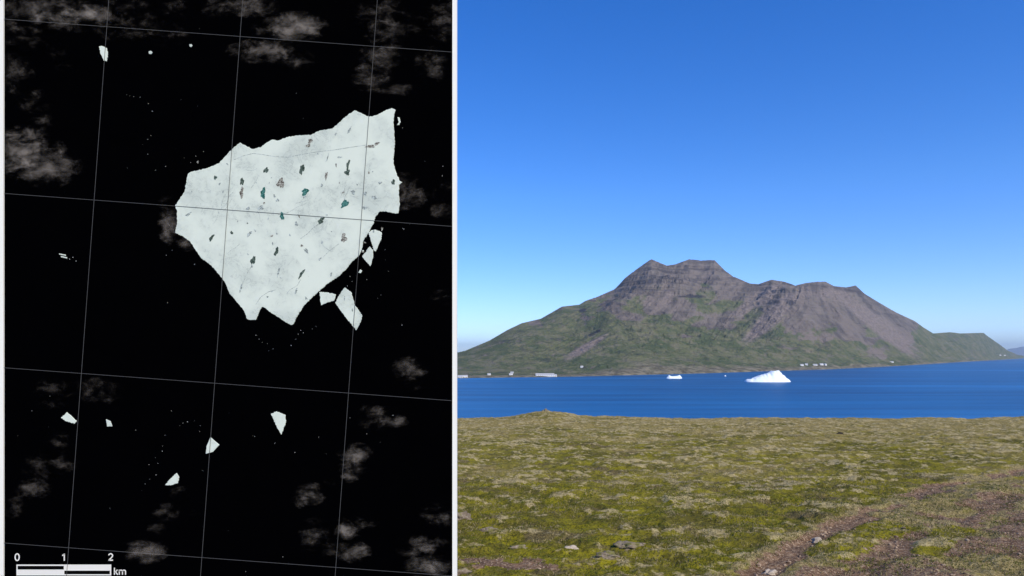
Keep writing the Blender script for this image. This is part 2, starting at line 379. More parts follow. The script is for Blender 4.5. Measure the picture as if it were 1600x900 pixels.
sc = nb.mix(nb.mr(nc, .35, .65), (0.19, 0.152, 0.130), (0.29, 0.236, 0.200))
col = nb.mix(nb.mr(nb.math('ADD', s_, nb.math('MULTIPLY', nb.math('SUBTRACT', nc, .5), .35)), .18, .60), col, sc)
ft = nb.mix(nb.mr(nc, .38, .62), (0.11, 0.09, 0.06), (0.34, 0.29, 0.20))
col = nb.mix(nb.mr(f_, .3, .8, 0, .8), col, ft)
cg = nb.math('ADD', nb.attr('crag_shade'), nb.math('MULTIPLY', nb.math('SUBTRACT', nc, .5), 1.4))
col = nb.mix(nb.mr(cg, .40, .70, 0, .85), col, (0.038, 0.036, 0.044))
col = nb.mix(nb.math('MULTIPLY', nb.mr(nb.math('ADD', nb.math('MULTIPLY', nd, .6), nb.math('MULTIPLY', na, .4)), .50, .58), .45), col, (0.21, 0.18, 0.135))
t.links.new(col, b.inputs['Base Color']); b.inputs['Roughness'].default_value = .95; b.inputs['Specular IOR Level'].default_value = .05
bp = nb.n('ShaderNodeBump'); bp.inputs['Distance'].default_value = 26; bp.inputs['Strength'].default_value = .8
ne = nb.noise(P, .11, 5, .6)
nb.plug(nb.math('ADD', nb.math('MULTIPLY', ne, .35), nb.math('ADD', nc, nb.math('MULTIPLY', nbz, .8))), bp.inputs['Height']); t.links.new(bp.outputs[0], b.inputs['Normal'])
mtn = grid_mesh('mountain', MX, MY, MZ, m_m, {'green': z4(green), 'scree': z4(scree), 'foot': z4(foot), 'crag_shade': z4(crag_shade), 'strat': z4(strat), 'streak': z4(streak)})
tag(mtn, kind='structure')

def shore_xyz(px, py):
    """point on the mountain foot at a photo position"""
    j = int(np.argmin(np.abs(pxs - px))); colp = PYv[:, j]
    i = int(np.argmax(colp <= py)); i = max(i, 2)
    return Vector((MX[i, j], MY[i, j], MZ[i, j]))

# far lands beyond the fjord mouth
m_f = simple('far_land_rock', (0.10, 0.10, 0.09), .95, .1, .2, .002)
def far_hills(name, p0, p1, d, prof_pts, depth):
    xs = np.linspace(p0, p1, 120); q = np.linspace(-1, 1, 21)
    X_, Q_ = np.meshgrid(xs, q)
    top = np.interp(X_, [p[0] for p in prof_pts], [p[1] for p in prof_pts])
    dd = d + Q_ * depth
    Z_ = (CAM_Z + (HY - top) / F * d) * (1 - np.abs(Q_) ** 1.5) * (1 + .15 * (1-np.abs(Q_)) * 0) + 60 * (fbm(X_/3, Q_*3, 4, 9) - .5) * (1 - np.abs(Q_)) * np.abs(Q_) * 4 - 2
    o = grid_mesh(name, (X_ - 800) / F * dd, dd, Z_, m_f); tag(o, kind='structure'); return o
far_hills('distant_hills', 1562, 1690, 36000, [(1562, 554.5), (1568, 550), (1576, 545), (1588, 543.5), (1600, 541), (1630, 544), (1660, 552), (1690, 555)], 3500)
far_hills('distant_hills', 560, 728, 26000, [(560, 553), (620, 546), (680, 544), (712, 549), (728, 553.5)], 2500)

# ------------------------------------------------------------------ satellite display board
BD = 5.0                     # distance of the board
def bp_(px, py, off=0.0):    # board position, off = metres proud of the panel face
    return Vector(((px - 800) / F * BD, BD - off, CAM_Z + (HY - py) / F * BD))
U = BD / F
m_black = simple('matt_black_print', (0.0006, 0.0006, 0.0009), 1.0, 0.0, .1)
m_white = simple('white_painted_metal', (0.90, 0.86, 0.77), .45, .3, .01)
m_post = simple('galvanised_steel', (0.35, 0.36, 0.37), .45, .4, .1)
m_line = simple('grey_grid_line', (0.085, 0.085, 0.085), .9, .0, .02)
m_ink = simple('white_ink', (0.80, 0.765, 0.69), .9, .0, .01)
m_inkb = simple('black_ink', (0.003, 0.003, 0.003), .9, .0, .01)

PL, PR, PT, PB = 7, 707, -14, 912
board_z = CAM_Z - H0 - SL*BD
board = empty('display_board', ((357 - 800) * U, BD, board_z - 0.05))
tag(board, 'tall black satellite view board in a white frame beside the moss slope', 'display board')
def add_local(name, bm, m, parent=board):
    o = bm_obj(name, bm, m, parent); o.matrix_parent_inverse = parent.matrix_world.inverted(); return o
bpy.context.view_layer.update()
def flat_box(name, x0, x1, y0, y1, f0, f1, m, parent=board):
    bm = bmesh.new(); a_, c_ = bp_(x0, y1), bp_(x1, y0)
    box(bm, a_.x, c_.x, BD - f1, BD - f0, a_.z, c_.z); return add_local(name, bm, m, parent)
flat_box('panel', PL - 1, PR + 1, PT - 1, PB + 1, -0.03, 0.0, m_black)
flat_box('frame_rail', 0 - 3, PL, PT - 8, PB + 8, -0.035, 0.012, m_white)
flat_box('frame_rail', PR, 714, PT - 8, PB + 8, -0.035, 0.012, m_white)
flat_box('frame_rail', PL, PR, PT - 8, PT, -0.035, 0.011, m_white)
flat_box('frame_rail', PL, PR, PB, PB + 8, -0.035, 0.011, m_white)
for px in (60, 350, 650):
    bm = bmesh.new(); p = bp_(px, 0)
    box(bm, p.x - .04, p.x + .04, BD + .036, BD + .116, board_z - .35, bp_(0, -10).z); add_local('support_post', bm, m_post)
for py in (150, 700):
    bm = bmesh.new(); box(bm, bp_(20, 0).x, bp_(690, 0).x, BD + .117, BD + .157, bp_(0, py).z - .03, bp_(0, py).z + .03); add_local('cross_rail', bm, m_post)

# grid lines, drawn over sea and ice alike
def strip(name, p, q, wpx, off, m, parent=board, th=.0008):
    a_, c_ = bp_(*p), bp_(*q); d_ = (c_ - a_).normalized(); n_ = Vector((-d_.z, 0, d_.x)) * (wpx * U / 2)
    bm = bmesh.new(); vs_ = []
    for yy in (BD - off, BD - off - th):
        for v in (a_ - n_, c_ - n_, c_ + n_, a_ + n_): vs_.append(bm.verts.new((v.x, yy, v.z)))
    for f in ((0,1,2,3),(7,6,5,4),(0,4,5,1),(1,5,6,2),(2,6,7,3),(3,7,4,0)): bm.faces.new([vs_[i] for i in f])
    bmesh.ops.recalc_face_normals(bm, faces=bm.faces)
    return add_local(name, bm, m, parent)
GL = .0074
def vline(x, y): return x + (y * -0.0733)
for x0 in (171, 380, 590): strip('grid_line', (vline(x0, PT), PT), (vline(x0, PB), PB), 0.62, GL, m_line)
for y0 in (30.5, 302.5, 574.5, 848): strip('grid_line', (PL, y0), (PR, y0 + 51.5), 0.62, GL - .0011, m_line)

# scale bar with its figures
sb = flat_box('scale_bar', 26, 174, 882, 899, .001, .002, m_ink)
flat_box('bar_segment', 28, 100, 884, 889.6, .0025, .003, m_inkb, sb)
flat_box('bar_segment', 101, 172, 891.5, 897, .0025, .003, m_inkb, sb)
def arc(cx, cy, rx, ry, a0, a1, n=14):
    return [(cx + rx*math.cos(math.radians(a0 + (a1-a0)*i/n)), cy - ry*math.sin(math.radians(a0 + (a1-a0)*i/n))) for i in range(n+1)]
def figure(strokes, px, py, wpx=1.75):
    """a printed figure of pen strokes, in photo pixels about (px, py)"""
    bm = bmesh.new()
    for st_ in strokes:
        n = len(st_); ring = []
        for i, (x, y) in enumerate(st_):
            a_ = st_[max(i-1, 0)]; c_ = st_[min(i+1, n-1)]; dx, dy = c_[0]-a_[0], c_[1]-a_[1]; l = max(math.hypot(dx, dy), 1e-6)
            nx, ny = -dy/l*wpx/2, dx/l*wpx/2
            ring.append([bm.verts.new(bp_(px+x+sx_*nx, py+y+sx_*ny, of)) for sx_, of in ((-1, .0005), (-1, .0018), (1, .0018), (1, .0005))])
        for A, B in zip(ring[:-1], ring[1:]):
            for k in range(4): bm.faces.new((A[k], A[(k+1) % 4], B[(k+1) % 4], B[k]))
        bm.faces.new(ring[0]); bm.faces.new(list(reversed(ring[-1])))
    bmesh.ops.recalc_face_normals(bm, faces=bm.faces)
    return add_local('scale_text', bm, m_ink)
figure([arc(0, -5.5, 3.2, 5.3, 90, 450, 24)], 27, 876)
figure([[(.6, 0), (.6, -11)], [(.6, -10.6), (-.9, -9), (-2.6, -8)]], 100, 876)
figure([arc(0, -7.9, 3.0, 2.9, 170, -25, 14) + [(1.2, -4.6), (-1.6, -2.2), (-3.0, -.8)], [(-3.5, -.85), (3.6, -.85)]], 173, 876)
figure([[(0, 0), (0, -11)], [(.3, -3.0), (4.6, -7.8)], [(1.6, -4.6), (5.2, 0)],
        [(7.6, 0), (7.6, -7.8)], arc(10.1, -5.0, 2.4, 2.3, 180, 0, 8) + [(12.5, 0)], arc(14.9, -5.0, 2.4, 2.3, 180, 0, 8) + [(17.3, 0)]], 179, 898, 1.6)

# ---- ice on the board
m_ice, t, b = mat('satellite_ice')
nb = NB(t); geo = nb.n('ShaderNodeNewGeometry'); P = geo.outputs['Position']
i1 = nb.noise(P, 3.2, 6, .6); i2 = nb.noise(P, 26, 6, .7); i3 = nb.noise(P, 9, 7, .7, .6); i4 = nb.noise(P, 70, 4, .6)
col = nb.mix(nb.mr(i1, .40, .66), (0.69, 0.74, 0.635), (0.55, 0.60, 0.525))
col = nb.mix(nb.mr(i2, .55, .75, 0, .55), col, (0.70, 0.74, 0.69))
ring = nb.math('ABSOLUTE', nb.math('SUBTRACT', i3, .5))
ring2 = nb.math('MULTIPLY', nb.mr(ring, .0, .018, 1, 0), nb.mr(i1, .44, .58))
col = nb.mix(nb.math('MULTIPLY', ring2, .6), col, (0.32, 0.36, 0.33))
col = nb.mix(nb.mr(i4, .70, .77, 0, .6), col, (0.30, 0.34, 0.30))
sp = nb.math('MULTIPLY', nb.mr(i2, .64, .72), nb.mr(i3, .52, .62))
col = nb.mix(nb.math('MULTIPLY', sp, .55), col, (0.28, 0.30, 0.25))
t.links.new(col, b.inputs['Base Color']); b.inputs['Roughness'].default_value = .9; b.inputs['Specular IOR Level'].default_value = .05
def pond_mat(n, a_, b_):
    m, t, b = mat(n); nb = NB(t); geo = nb.n('ShaderNodeNewGeometry')
    x = nb.noise(geo.outputs['Position'], 120, 4, .6)
    nb.plug(nb.mix(nb.mr(x, .42, .58), a_, b_), b.inputs['Base Color']); b.inputs['Roughness'].default_value = .9; b.inputs['Specular IOR Level'].default_value = .05
    return m
m_pd = pond_mat('dark_melt_pond', (0.02, 0.035, 0.028), (0.12, 0.16, 0.13))
m_pt = pond_mat('teal_melt_pond', (0.01, 0.075, 0.06), (0.10, 0.25, 0.22))
m_pb = pond_mat('brown_melt_streak', (0.07, 0.055, 0.045), (0.40, 0.40, 0.34))
m_pg = pond_mat('grey_melt_streak', (0.18, 0.21, 0.19), (0.52, 0.58, 0.55))

def roughen(pts, step=2.0, amp=.5, seed=0):
    r = random.Random(seed); out = []
    n = len(pts)
    for i in range(n):
        (x0, y0), (x1, y1) = pts[i], pts[(i+1) % n]; L = math.hypot(x1-x0, y1-y0); k_ = max(1, int(L / step))
        nx, ny = -(y1-y0)/max(L, .01), (x1-x0)/max(L, .01)
        for j in range(k_):
            f = j / k_; a_ = r.uniform(-amp, amp) if j else 0
            out.append((x0 + (x1-x0)*f + nx*a_, y0 + (y1-y0)*f + ny*a_))
    return out
def slab(name, pts, th, m, parent=None, off=0.0, origin=None, bevel=True):
    """thick slab of the outline, standing proud of the panel; face slightly bevelled"""
    cx = sum(p[0] for p in pts)/len(pts); cy = sum(p[1] for p in pts)/len(pts)
    o0 = origin or bp_(cx, cy, off)
    bm = bmesh.new(); W = [bp_(x, y, off) - o0 for x, y in pts]
    base = [bm.verts.new(v) for v in W]
    ins = .25 * U if bevel else 0
    n = len(W); topv = []
    area = sum(W[i].x*W[(i+1)%n].z - W[(i+1)%n].x*W[i].z for i in range(n)); sg = 1 if area > 0 else -1
    mid = [bm.verts.new((v.x, v.y - th*.6, v.z)) for v in W]
    for i in range(n):
        d_ = W[(i+1) % n] - W[i-1]; L = max(math.hypot(d_.x, d_.z), 1e-6)
        topv.append(bm.verts.new((W[i].x - d_.z/L*ins*sg, W[i].y - th, W[i].z + d_.x/L*ins*sg)))
    for i in range(n):
        j = (i+1) % n
        bm.faces.new((base[i], base[j], mid[j], mid[i])); bm.faces.new((mid[i], mid[j], topv[j], topv[i]))
    for tri in tessellate_polygon([[Vector((v.co.x, v.co.z, 0)) for v in topv]]):
        try: bm.faces.new([topv[k] for k in tri])
        except ValueError: pass
    bm.normal_update()
    for f_ in bm.faces:
        if abs(f_.normal.y) > .95 and f_.normal.y > 0: f_.normal_flip()
    o = bm_obj(name, bm, m, parent)
    if parent is None: o.location = o0
    else: o.location = o0 - parent.location
    return o
BIG = [(274,321.6),(280,312.5),(288.5,300),(291,287),(293.8,272.4),(298,269),(310.7,266),(323,263),(342,255.5),(350.8,246),(363,233),(371,226),(375,223),(384.5,228),(395,233),
 (408,230),(417,223),(424.7,218.6),(435,219.7),(443,216.5),(450,214.5),(465,212),(486,211),(500.7,204),(519.7,201),(534,188),(545,178.5),(554.5,172.6),(562,176),(576.7,182.7),
 (587,180.6),(602,173),(612.5,169),(618,172),(614.7,186),(615.7,203),(617,222),(615.7,238.7),(614.7,255.6),(619,270),(625,283),(629,285),(623.5,289),(623.5,306),(624.8,319),(622,333.7),
 (612.5,333),(602,330.5),(593.5,331),(587,338.5),(583,351),(574.6,366),(568,376),(565,391),(560,401),(551,408),(541,421),(528,433),(513,443),(502,452),(488,465),(475,478),
 (462.7,497),(459,506),(455,508),(450,505.5),(433,494.7),(420,486),(413,480.5),(409,480),(405.7,486),(400,500),(391,500),(386,498),(381,485),(372,473.5),(359,459),(351,440),(344,431),
 (334,418.7),(323,409),(315,404),(306,391),(298,378.6),(287,370),(273.7,364),(277,349),(277,330)]
berg = slab('tabular_iceberg', roughen(BIG, 1.5, .6, 1), .005, m_ice)
tag(berg, 'huge white iceberg dotted with dark melt ponds, filling the middle of the satellite board', 'iceberg')
def pond(px, py, wd, ht, rot, m, seed, top=.0052):
    r = random.Random(seed); n = 20; pts = []
    c_, s_ = math.cos(math.radians(rot)), math.sin(math.radians(rot))
    ph = [r.uniform(0, 6.3) for _ in range(4)]
    for i in range(n):
        a_ = i/n*2*math.pi; k_ = .82 + .16*math.sin(2*a_+ph[0]) + .14*math.sin(3*a_+ph[1]) + .12*math.sin(5*a_+ph[2]) + r.uniform(-.12, .12)
        u, v = wd*.63*k_*math.cos(a_), ht*.63*k_*math.sin(a_)
        pts.append((px + u*c_ - v*s_, py + u*s_ + v*c_))
    return slab('melt_pond', pts, .0006, m, berg, top, bevel=False)
D_, T_, B_, G_ = m_pd, m_pt, m_pb, m_pg
PONDS = [(337,278,4,7,20,D_),(378.5,284,5,12,8,D_),(378,301,6,15,0,B_),(411.5,302,8,14,8,T_),(416,266.5,6,10,30,D_),(439,286,9,17,10,B_),(472,265,7,15,5,D_),(477,300,10,10,0,T_),
 (510,275,3.6,12,5,B_),(544,258,4,16,8,D_),(543,270,6.5,10,0,D_),(579,229,12,5,-10,B_),(589,225,8,4,-45,B_),(485,221,5,9,20,B_),(482,228,6,5,0,B_),(539,319,7,16,55,T_),(614.5,285,6.5,7,0,D_),
 (552,300.5,7,6,20,G_),(571,303,4,8,15,G_),(546,204,3,11,32,G_),(441,338,6.5,11,5,T_),(331,372,5,10,30,D_),(396,407,6,14,12,D_),(432.5,393,5.5,12,18,D_),(390,366,4.5,9,35,G_),(362.5,364,4,5,0,D_),
 (435.5,425,3,14,10,G_),(377,450,3,12,12,G_),(502,345,7,12,52,D_),(537.5,372,8,13,15,B_),(471.5,428,4,15,28,D_),(517.5,429,3,6,0,G_),(463.5,350,4,7,-30,G_),(525,210,2,5,20,G_),(512,247,2,11,18,G_),
 (531,246,8,2,3,G_),(503,290,3,6,20,G_),(388,326,5,5,0,G_),(434,313,4,5,30,G_),(408,325,9,6,10,G_),(585,309,7,6,0,G_),(594,286,5,4,10,G_),(418.5,464,2.4,2.4,0,D_),(463,455,3,9,25,G_),(295,335,8,4,-30,G_),(300,300,2,3,0,G_),
 (570,325,9,5,0,G_),(500,405,5,3,-30,G_),(479,392,4,9,-30,G_),(387,349,2,2,0,D_),(349,300,2,4,0,G_)]
for i, p in enumerate(PONDS): pond(*p, i + 3)
def crease(pts, wpx):
    bm = bmesh.new(); n = len(pts); L = []
    for i, (x, y) in enumerate(pts):
        a_ = pts[max(i-1, 0)]; c_ = pts[min(i+1, n-1)]; dx, dy = c_[0]-a_[0], c_[1]-a_[1]; l = math.hypot(dx, dy)
        nx, ny = -dy/l*wpx/2, dx/l*wpx/2
        L.append((bm.verts.new(bp_(x+nx, y+ny, .0054) - berg.location), bm.verts.new(bp_(x-nx, y-ny, .0054) - berg.location)))
    for (a1, a2), (b1, b2) in zip(L[:-1], L[1:]): bm.faces.new((a1, b1, b2, a2))
    return bm_obj('crease', bm, m_pg, berg)
crease([(366,250),(380,244),(396,240),(412,242),(430,245),(450,246),(475,241),(500,237),(520,235),(545,231),(572,227)], .7)
crease([(502,347),(490,356),(480,366),(470,373)], .7); crease([(530,381),(515,392),(505,402)], .6); crease([(470,437),(465,446),(452,454),(448,460)], .7)
rr = random.Random(99)
for k in range(46):
    x_, y_ = rr.uniform(300, 600), rr.uniform(240, 470)
    if x_ + y_ > 980 or (x_ < 400 and y_ > 250 + (x_-300)*1.6 + 60): continue
    pond(x_, y_, rr.uniform(1.2, 3.4), rr.uniform(1.2, 5.5), rr.uniform(-40, 60), rr.choice((G_, G_, B_)), 900 + k)
for k in range(12):
    x_, y_ = rr.uniform(340, 570), rr.uniform(260, 440); L_ = [(x_, y_)]; a_ = rr.choice((1.2, 1.9, 2.2, -.5)) + rr.uniform(-.4, .4)
    for j in range(5): a_ += rr.uniform(-.35, .35); x_ += 5*math.cos(a_); y_ += 5*math.sin(a_); L_.append((x_, y_))
    if all(300 < p[0] < 590 and p[1] < 450 and p[0]+p[1] < 960 for p in L_): crease(L_, .5)
crease([(394,415),(385,430),(379,445)], .6); crease([(400,476),(408,464),(420,456),(431,453)], .7); crease([(470,308),(477,308),(478,314),(462,318)], .6)
crease([(385,266),(395,267),(402,264)], .5)

FR = [
 ([(155,72.7),(160,72),(166.7,75),(169,85),(167,96),(162,95),(157,83)], 'white ice sliver on a grid line, below the clouds at top left'),
 ([(232.5,80.5),(236,79.5),(238.5,82),(236.5,85),(233,84.5)], 'tiny white ice fragment, left one of two under the top grid line of the board'),
 ([(296,69.5),(299,69),(301,71.5),(299,74),(296.5,73)], 'tiny round ice fragment, right one of two under the top grid line of the board'),
 ([(92.5,396),(103,398),(103,400),(93,398)], 'upper of two thin parallel ice bars near the left edge of the board'),
 ([(95,400),(105,402),(105,404),(96,402.3)], 'lower of two thin parallel ice bars near the left edge of the board'),
 ([(95.7,652.7),(105,644),(112,650),(120,658),(117,662),(103,658)], 'grey white wedge of ice left of the leftmost grid line, lower left of the board'),
 ([(166,655),(173,658),(175.7,666),(167.7,666.5)], 'small square ice chip just right of the leftmost grid line on the board'),
 ([(329,683),(343,695),(333,706),(321.7,709),(323,697)], 'kite shaped iceberg lying on the second grid line, lower half of the board'),
 ([(258,758),(267,747),(276,739),(280,745),(278,755),(268,758)], 'fin shaped iceberg lowest of all on the board, above the scale bar'),
 ([(423.5,646.7),(431.7,642.7),(446,648),(447,660),(443,670),(440,679),(433,668)], 'arrowhead iceberg pointing down with a ragged right side, below the huge iceberg'),
 ([(576,363.8),(581,359.5),(587,359),(593,361),(596.7,364),(595.7,374),(591,384),(587,393),(584,391)], 'rounded teardrop ice piece just off the lower right coast of the huge iceberg'),
 ([(577.7,385),(583,391),(583,402),(579,416),(572,409),(566,401)], 'diamond shaped ice piece touching the tip of the teardrop piece'),
 ([(499,456),(512,457),(525,460),(522,470),(511,473),(501.7,477)], 'blunt square ice piece between the huge iceberg and the long lozenge piece'),
 ([(538.7,449),(549,457),(552,467),(554.5,476),(560,484),(566,493.6),(564,503),(560,510),(556.6,516),(541,497),(524,473.5),(530,461)], 'long lozenge ice piece with two dark flecks, biggest broken piece'),
 ([(621,183),(624.5,184),(626,190),(624,195.5),(620,196),(623,191)], 'small crescent of ice off the upper right corner of the huge iceberg'),
 ([(566,391),(568.5,391),(568.5,394),(566,394)], 'tiny ice chip wedged between the huge iceberg and the diamond piece'),
 ([(560,426),(563,421),(566,423),(564,427)], 'small broken ice crumb below the diamond piece'),
]
frs = []
for i, (pts, lab) in enumerate(FR):
    big_ = len(pts) > 5
    o = slab('iceberg_fragment', roughen(pts, 1.4, .55 if big_ else .15, i + 50), .004, m_ice)
    tag(o, lab, 'iceberg', 'broken ice pieces on the satellite board'); frs.append(o)
for (x, y, w_, h_, r_) in ((538.7,466,2,7,0),(551,484,2,6,20)):
    bb = frs[13]; r = random.Random(int(x)); pts = [(x + w_/2*math.cos(k*.7)*r.uniform(.7,1.2), y + h_/2*math.sin(k*.7)*r.uniform(.7,1.2)) for k in range(9)]
    slab('dark_fleck', pts, .0006, m_pg, bb, .0042, bevel=False)

# specks of brash ice
SP = [(198,148),(203,150),(209,151),(219,152),(232,162),(238,174),(283,156),(309,166),(312,45),(236,212),(231,218),(223,226),(231,241),(199,263),(243,266),(259,260),(288,247),(298,254),(306,244),(318,237),
 (463,146),(474,185),(664,252),(692,260),(691,275),(547,432),(550,440),(543,447),(590,466),(595,461),(573,437),(628,508),(607,424),(602,406),(602,390),(78,619),(28,681),(50,642),(76,667),(212,672),(268,642),
 (281,665),(286,661),(293,659),(304,657),(313,665),(312,674),(258,680),(254,697),(254,705),(243,715),(247,724),(233,726),(244,742),(234,749),(227,756),(221,766),(172,794),(317,735),(358,645),(357,829),
 (395,681),(398,682),(430,692),(429,693),(461,707),(498,683),(510,709),(547,653),(614,649),(594,691),(573,678),(442,870),(384,893),(400,524),(405,530),(410,535),(418,537),(462,530),(466,522),(470,516),(474,520),
 (494,510),(488,514),(420,548),(427,545),(114,402),(119,408),(109,405),(265,352),(269,391),(260,399),(304,413),(629,200),(500,440),(262,473),(455,540),(640,350),(629,357),(631,358)]
sp0 = None
m_spk = simple('ice_speck', (0.75, 0.78, 0.74), .9, .05, .1)
for i, (x, y) in enumerate(SP):
    if sp0 is None:
        bm = bmesh.new(); bmesh.ops.create_icosphere(bm, subdivisions=1, radius=.0026)
        for v in bm.verts: v.co.y *= .6; v.co.x *= .9 + .3*random.random()
        sp0 = o = bm_obj('ice_speck', bm, m_spk)
        tag(o, 'tiny white speck of brash ice on the black sea of the satellite board', 'ice speck', 'specks of brash ice on the satellite board')
    else:
        o = sp0.copy(); C.objects.link(o)
    o.location = bp_(x, y, .0014); k_ = random.uniform(.45, 1.0); o.scale = (k_, k_, k_); o.rotation_euler.y = random.uniform(0, 3)

# wisps of cloud, one veil a few millimetres above the print
CL = [(62,14,62,24,.75),(145,24,45,14,1.0),(110,30,60,20,.5),(35,52,38,26,.35),(205,38,42,22,.4),(185,6,45,16,.4),(175,52,25,14,.35),(255,52,40,20,.25),(340,12,26,16,.4),(393,10,38,16,.75),(462,42,44,20,1.1),(412,80,50,17,.8),
 (466,94,24,14,.55),(425,48,30,20,.35),(592,20,36,24,.5),(606,52,32,24,.5),(598,88,32,18,.7),(582,122,28,22,.65),(625,140,26,10,.4),(692,30,28,30,.6),(674,102,24,26,.5),(650,35,20,16,.25),(24,118,28,36,.4),(55,160,24,18,.35),(70,190,20,12,.35),
 (32,238,44,34,.9),(72,262,48,26,.95),(45,215,30,20,.6),(92,235,14,14,.45),(90,80,20,14,.25),(100,104,14,8,.3),(145,612,42,20,.45),(78,604,26,16,.3),(85,630,22,10,.3),(56,762,22,16,.75),(64,728,26,22,.45),(95,722,28,18,.4),(90,690,20,16,.25),(20,786,20,20,.45),
 (228,861,30,17,1.1),(258,800,20,14,.5),(245,826,14,10,.4),(308,804,12,8,.3),(280,770,16,12,.2),(615,658,20,10,.9),(585,652,24,22,.4),(640,576,28,16,.6),(555,708,24,14,.8),(552,731,22,10,.7),(548,745,14,8,.55),(486,772,22,16,.6),(468,784,12,10,.6),(516,755,10,7,.4),
 (492,835,22,24,.55),(512,858,20,10,.4),(543,830,18,14,.8),(552,862,26,16,.7),(560,815,30,10,.4),(668,884,34,18,.85),(655,855,30,18,.5),(685,804,28,18,.35),(680,845,24,10,.3),(640,308,26,20,.6),(630,285,22,14,.5),(688,298,24,18,.25),(692,330,18,14,.45),(266,350,16,30,.9),(292,378,24,14,.5),(262,318,14,18,.3),
 (275,15,30,14,.25),(690,465,20,12,.25),(640,600,30,12,.2)]
CLV, CLF, fd, ed = [], [], [], []
for (x, y, rx, ry, s_) in CL:
    rx *= 1.35; ry *= 1.35; b0 = len(CLV); n, m2 = 28, 10
    for i in range(m2 + 1):
        for j in range(n):
            a_ = j/n*2*math.pi; q = i/m2
            xx = min(max(x + rx*q*math.cos(a_), PL + .5), PR - .5); yy = min(max(y + ry*q*math.sin(a_), PT + 1), PB - 1)
            CLV.append(bp_(xx, yy, .0056 + .0022*(1-q*q) + .00002*(len(ed) % 70))); fd.append(s_ * (1 - q*q)**1.1)
    for i in range(m2):
        for j in range(n):
            CLF.append((b0+i*n+j, b0+i*n+(j+1) % n, b0+(i+1)*n+(j+1) % n, b0+(i+1)*n+j))
    ed.append(1)
m_c, t, b = mat('thin_cloud')
nb = NB(t); geo = nb.n('ShaderNodeNewGeometry'); P = geo.outputs['Position']
c1 = nb.noise(nb.mapping(P, (1, 1, 1.6), (0, .35, 0)), 8, 8, .68, .25); c2 = nb.noise(P, 2.0, 3, .5)
fd_ = nb.attr('fade')
al = nb.math('MULTIPLY', nb.mr(nb.math('ADD', nb.math('MULTIPLY', c1, 1.25), nb.math('MULTIPLY', fd_, .42)), .62, 1.28), nb.mr(fd_, 0, .22))
al = nb.math('MULTIPLY', nb.math('POWER', al, 1.9), nb.mr(c2, .3, .6, .6, 1.1))
b.inputs['Base Color'].default_value = (.62, .54, .46, 1); b.inputs['Roughness'].default_value = 1; b.inputs['Specular IOR Level'].default_value = 0
nb.plug(nb.math('MULTIPLY', al, .30, True), b.inputs['Alpha'])
cl = mesh_obj('cloud_wisps', CLV, CLF, m_c, smooth=True)
at = cl.data.attributes.new('fade', 'FLOAT', 'POINT'); at.data.foreach_set('value', fd)
tag(cl, 'thin grey brown cloud wisps scattered over the black sea of the satellite board', 'clouds', kind='stuff')

# ------------------------------------------------------------------ icebergs in the fjord
m_si, t, b = mat('fjord_ice')
nb = NB(t); geo = nb.n('ShaderNodeNewGeometry')
x = nb.noise(geo.outputs['Position'], .12, 5, .6)
nb.plug(nb.mix(nb.mr(x, .35, .65), (0.80, 0.90, 0.92), (0.90, 0.94, 0.94)), b.inputs['Base Color']); b.inputs['Roughness'].default_value = .6
b.inputs['Subsurface Weight'].default_value = 0.0
def sea_pt(px, py):
    d = CAM_Z * F / (py - HY); return Vector(((px - 800) / F * d, d, 0))
def sea_berg(name, px, py, profile, depth, label, seed):
    """profile: (px, py_top) outline; a solid lump with that crest, its flanks falling front and back"""
    o0 = sea_pt(px, py); d = o0.y
    n, m2 = 70, 15
    x0, x1 = profile[0][0], profile[-1][0]
    xs = np.linspace(x0, x1, n); q = np.linspace(-1, 1, m2)
    X_, Q_ = np.meshgrid(xs, q)
    top = np.interp(X_, [p[0] for p in profile], [p[1] for p in profile]); hgt = (py - top) / F * d
    edge = np.sqrt(np.clip(1 - ((X_ - (x0+x1)/2) / ((x1-x0)/2))**2, 0, 1)) * .8 + .2
    Yl = Q_ * depth * edge
    cliff = 1 - np.abs(Q_) ** 2.4
    Z_ = hgt * (cliff * .92 + .08 * (1 - np.abs(Q_)**8)) + (fbm(X_/2.2, Q_*3, 4, seed) - .5) * hgt.max() * .22 * cliff
    Z_ = np.where(np.abs(Q_) > .99, -1.5, Z_); Z_[:, 0] = -1.5; Z_[:, -1] = -1.5
    crest = X_ / F * 0 + (X_ - px) / F * d
    o = grid_mesh(name, crest, Yl, Z_, m_si); o.location = o0
    tag(o, label, 'iceberg', 'icebergs afloat in the fjord'); return o
sea_berg('iceberg', 1198, 596.5, [(1164,595.5),(1168,592.5),(1174,592),(1181,589.5),(1190,586),(1200,583),(1206,579.5),(1212,578.8),(1217,579.6),(1222,585),(1227,590.5),(1232,593.5),(1234,595.5)], 26,
    'large white iceberg with a sloping left shoulder and a peak, afloat before the mountain', 5)
sea_berg('iceberg', 1053, 591.3, [(1041,590.8),(1043,588.5),(1045.5,586),(1048,588),(1053,588),(1058,587.2),(1062,586),(1065,589.8),(1065.5,590.8)], 10,
    'small low white iceberg with two bumps, left of the large one', 9)
sea_berg('iceberg', 1133, 587.8, [(1131.6,587.5),(1132.4,586.4),(1133.6,586.3),(1134.6,587.5)], 2.5,
    'tiny white growler of ice between the two icebergs, near the far shore', 12)

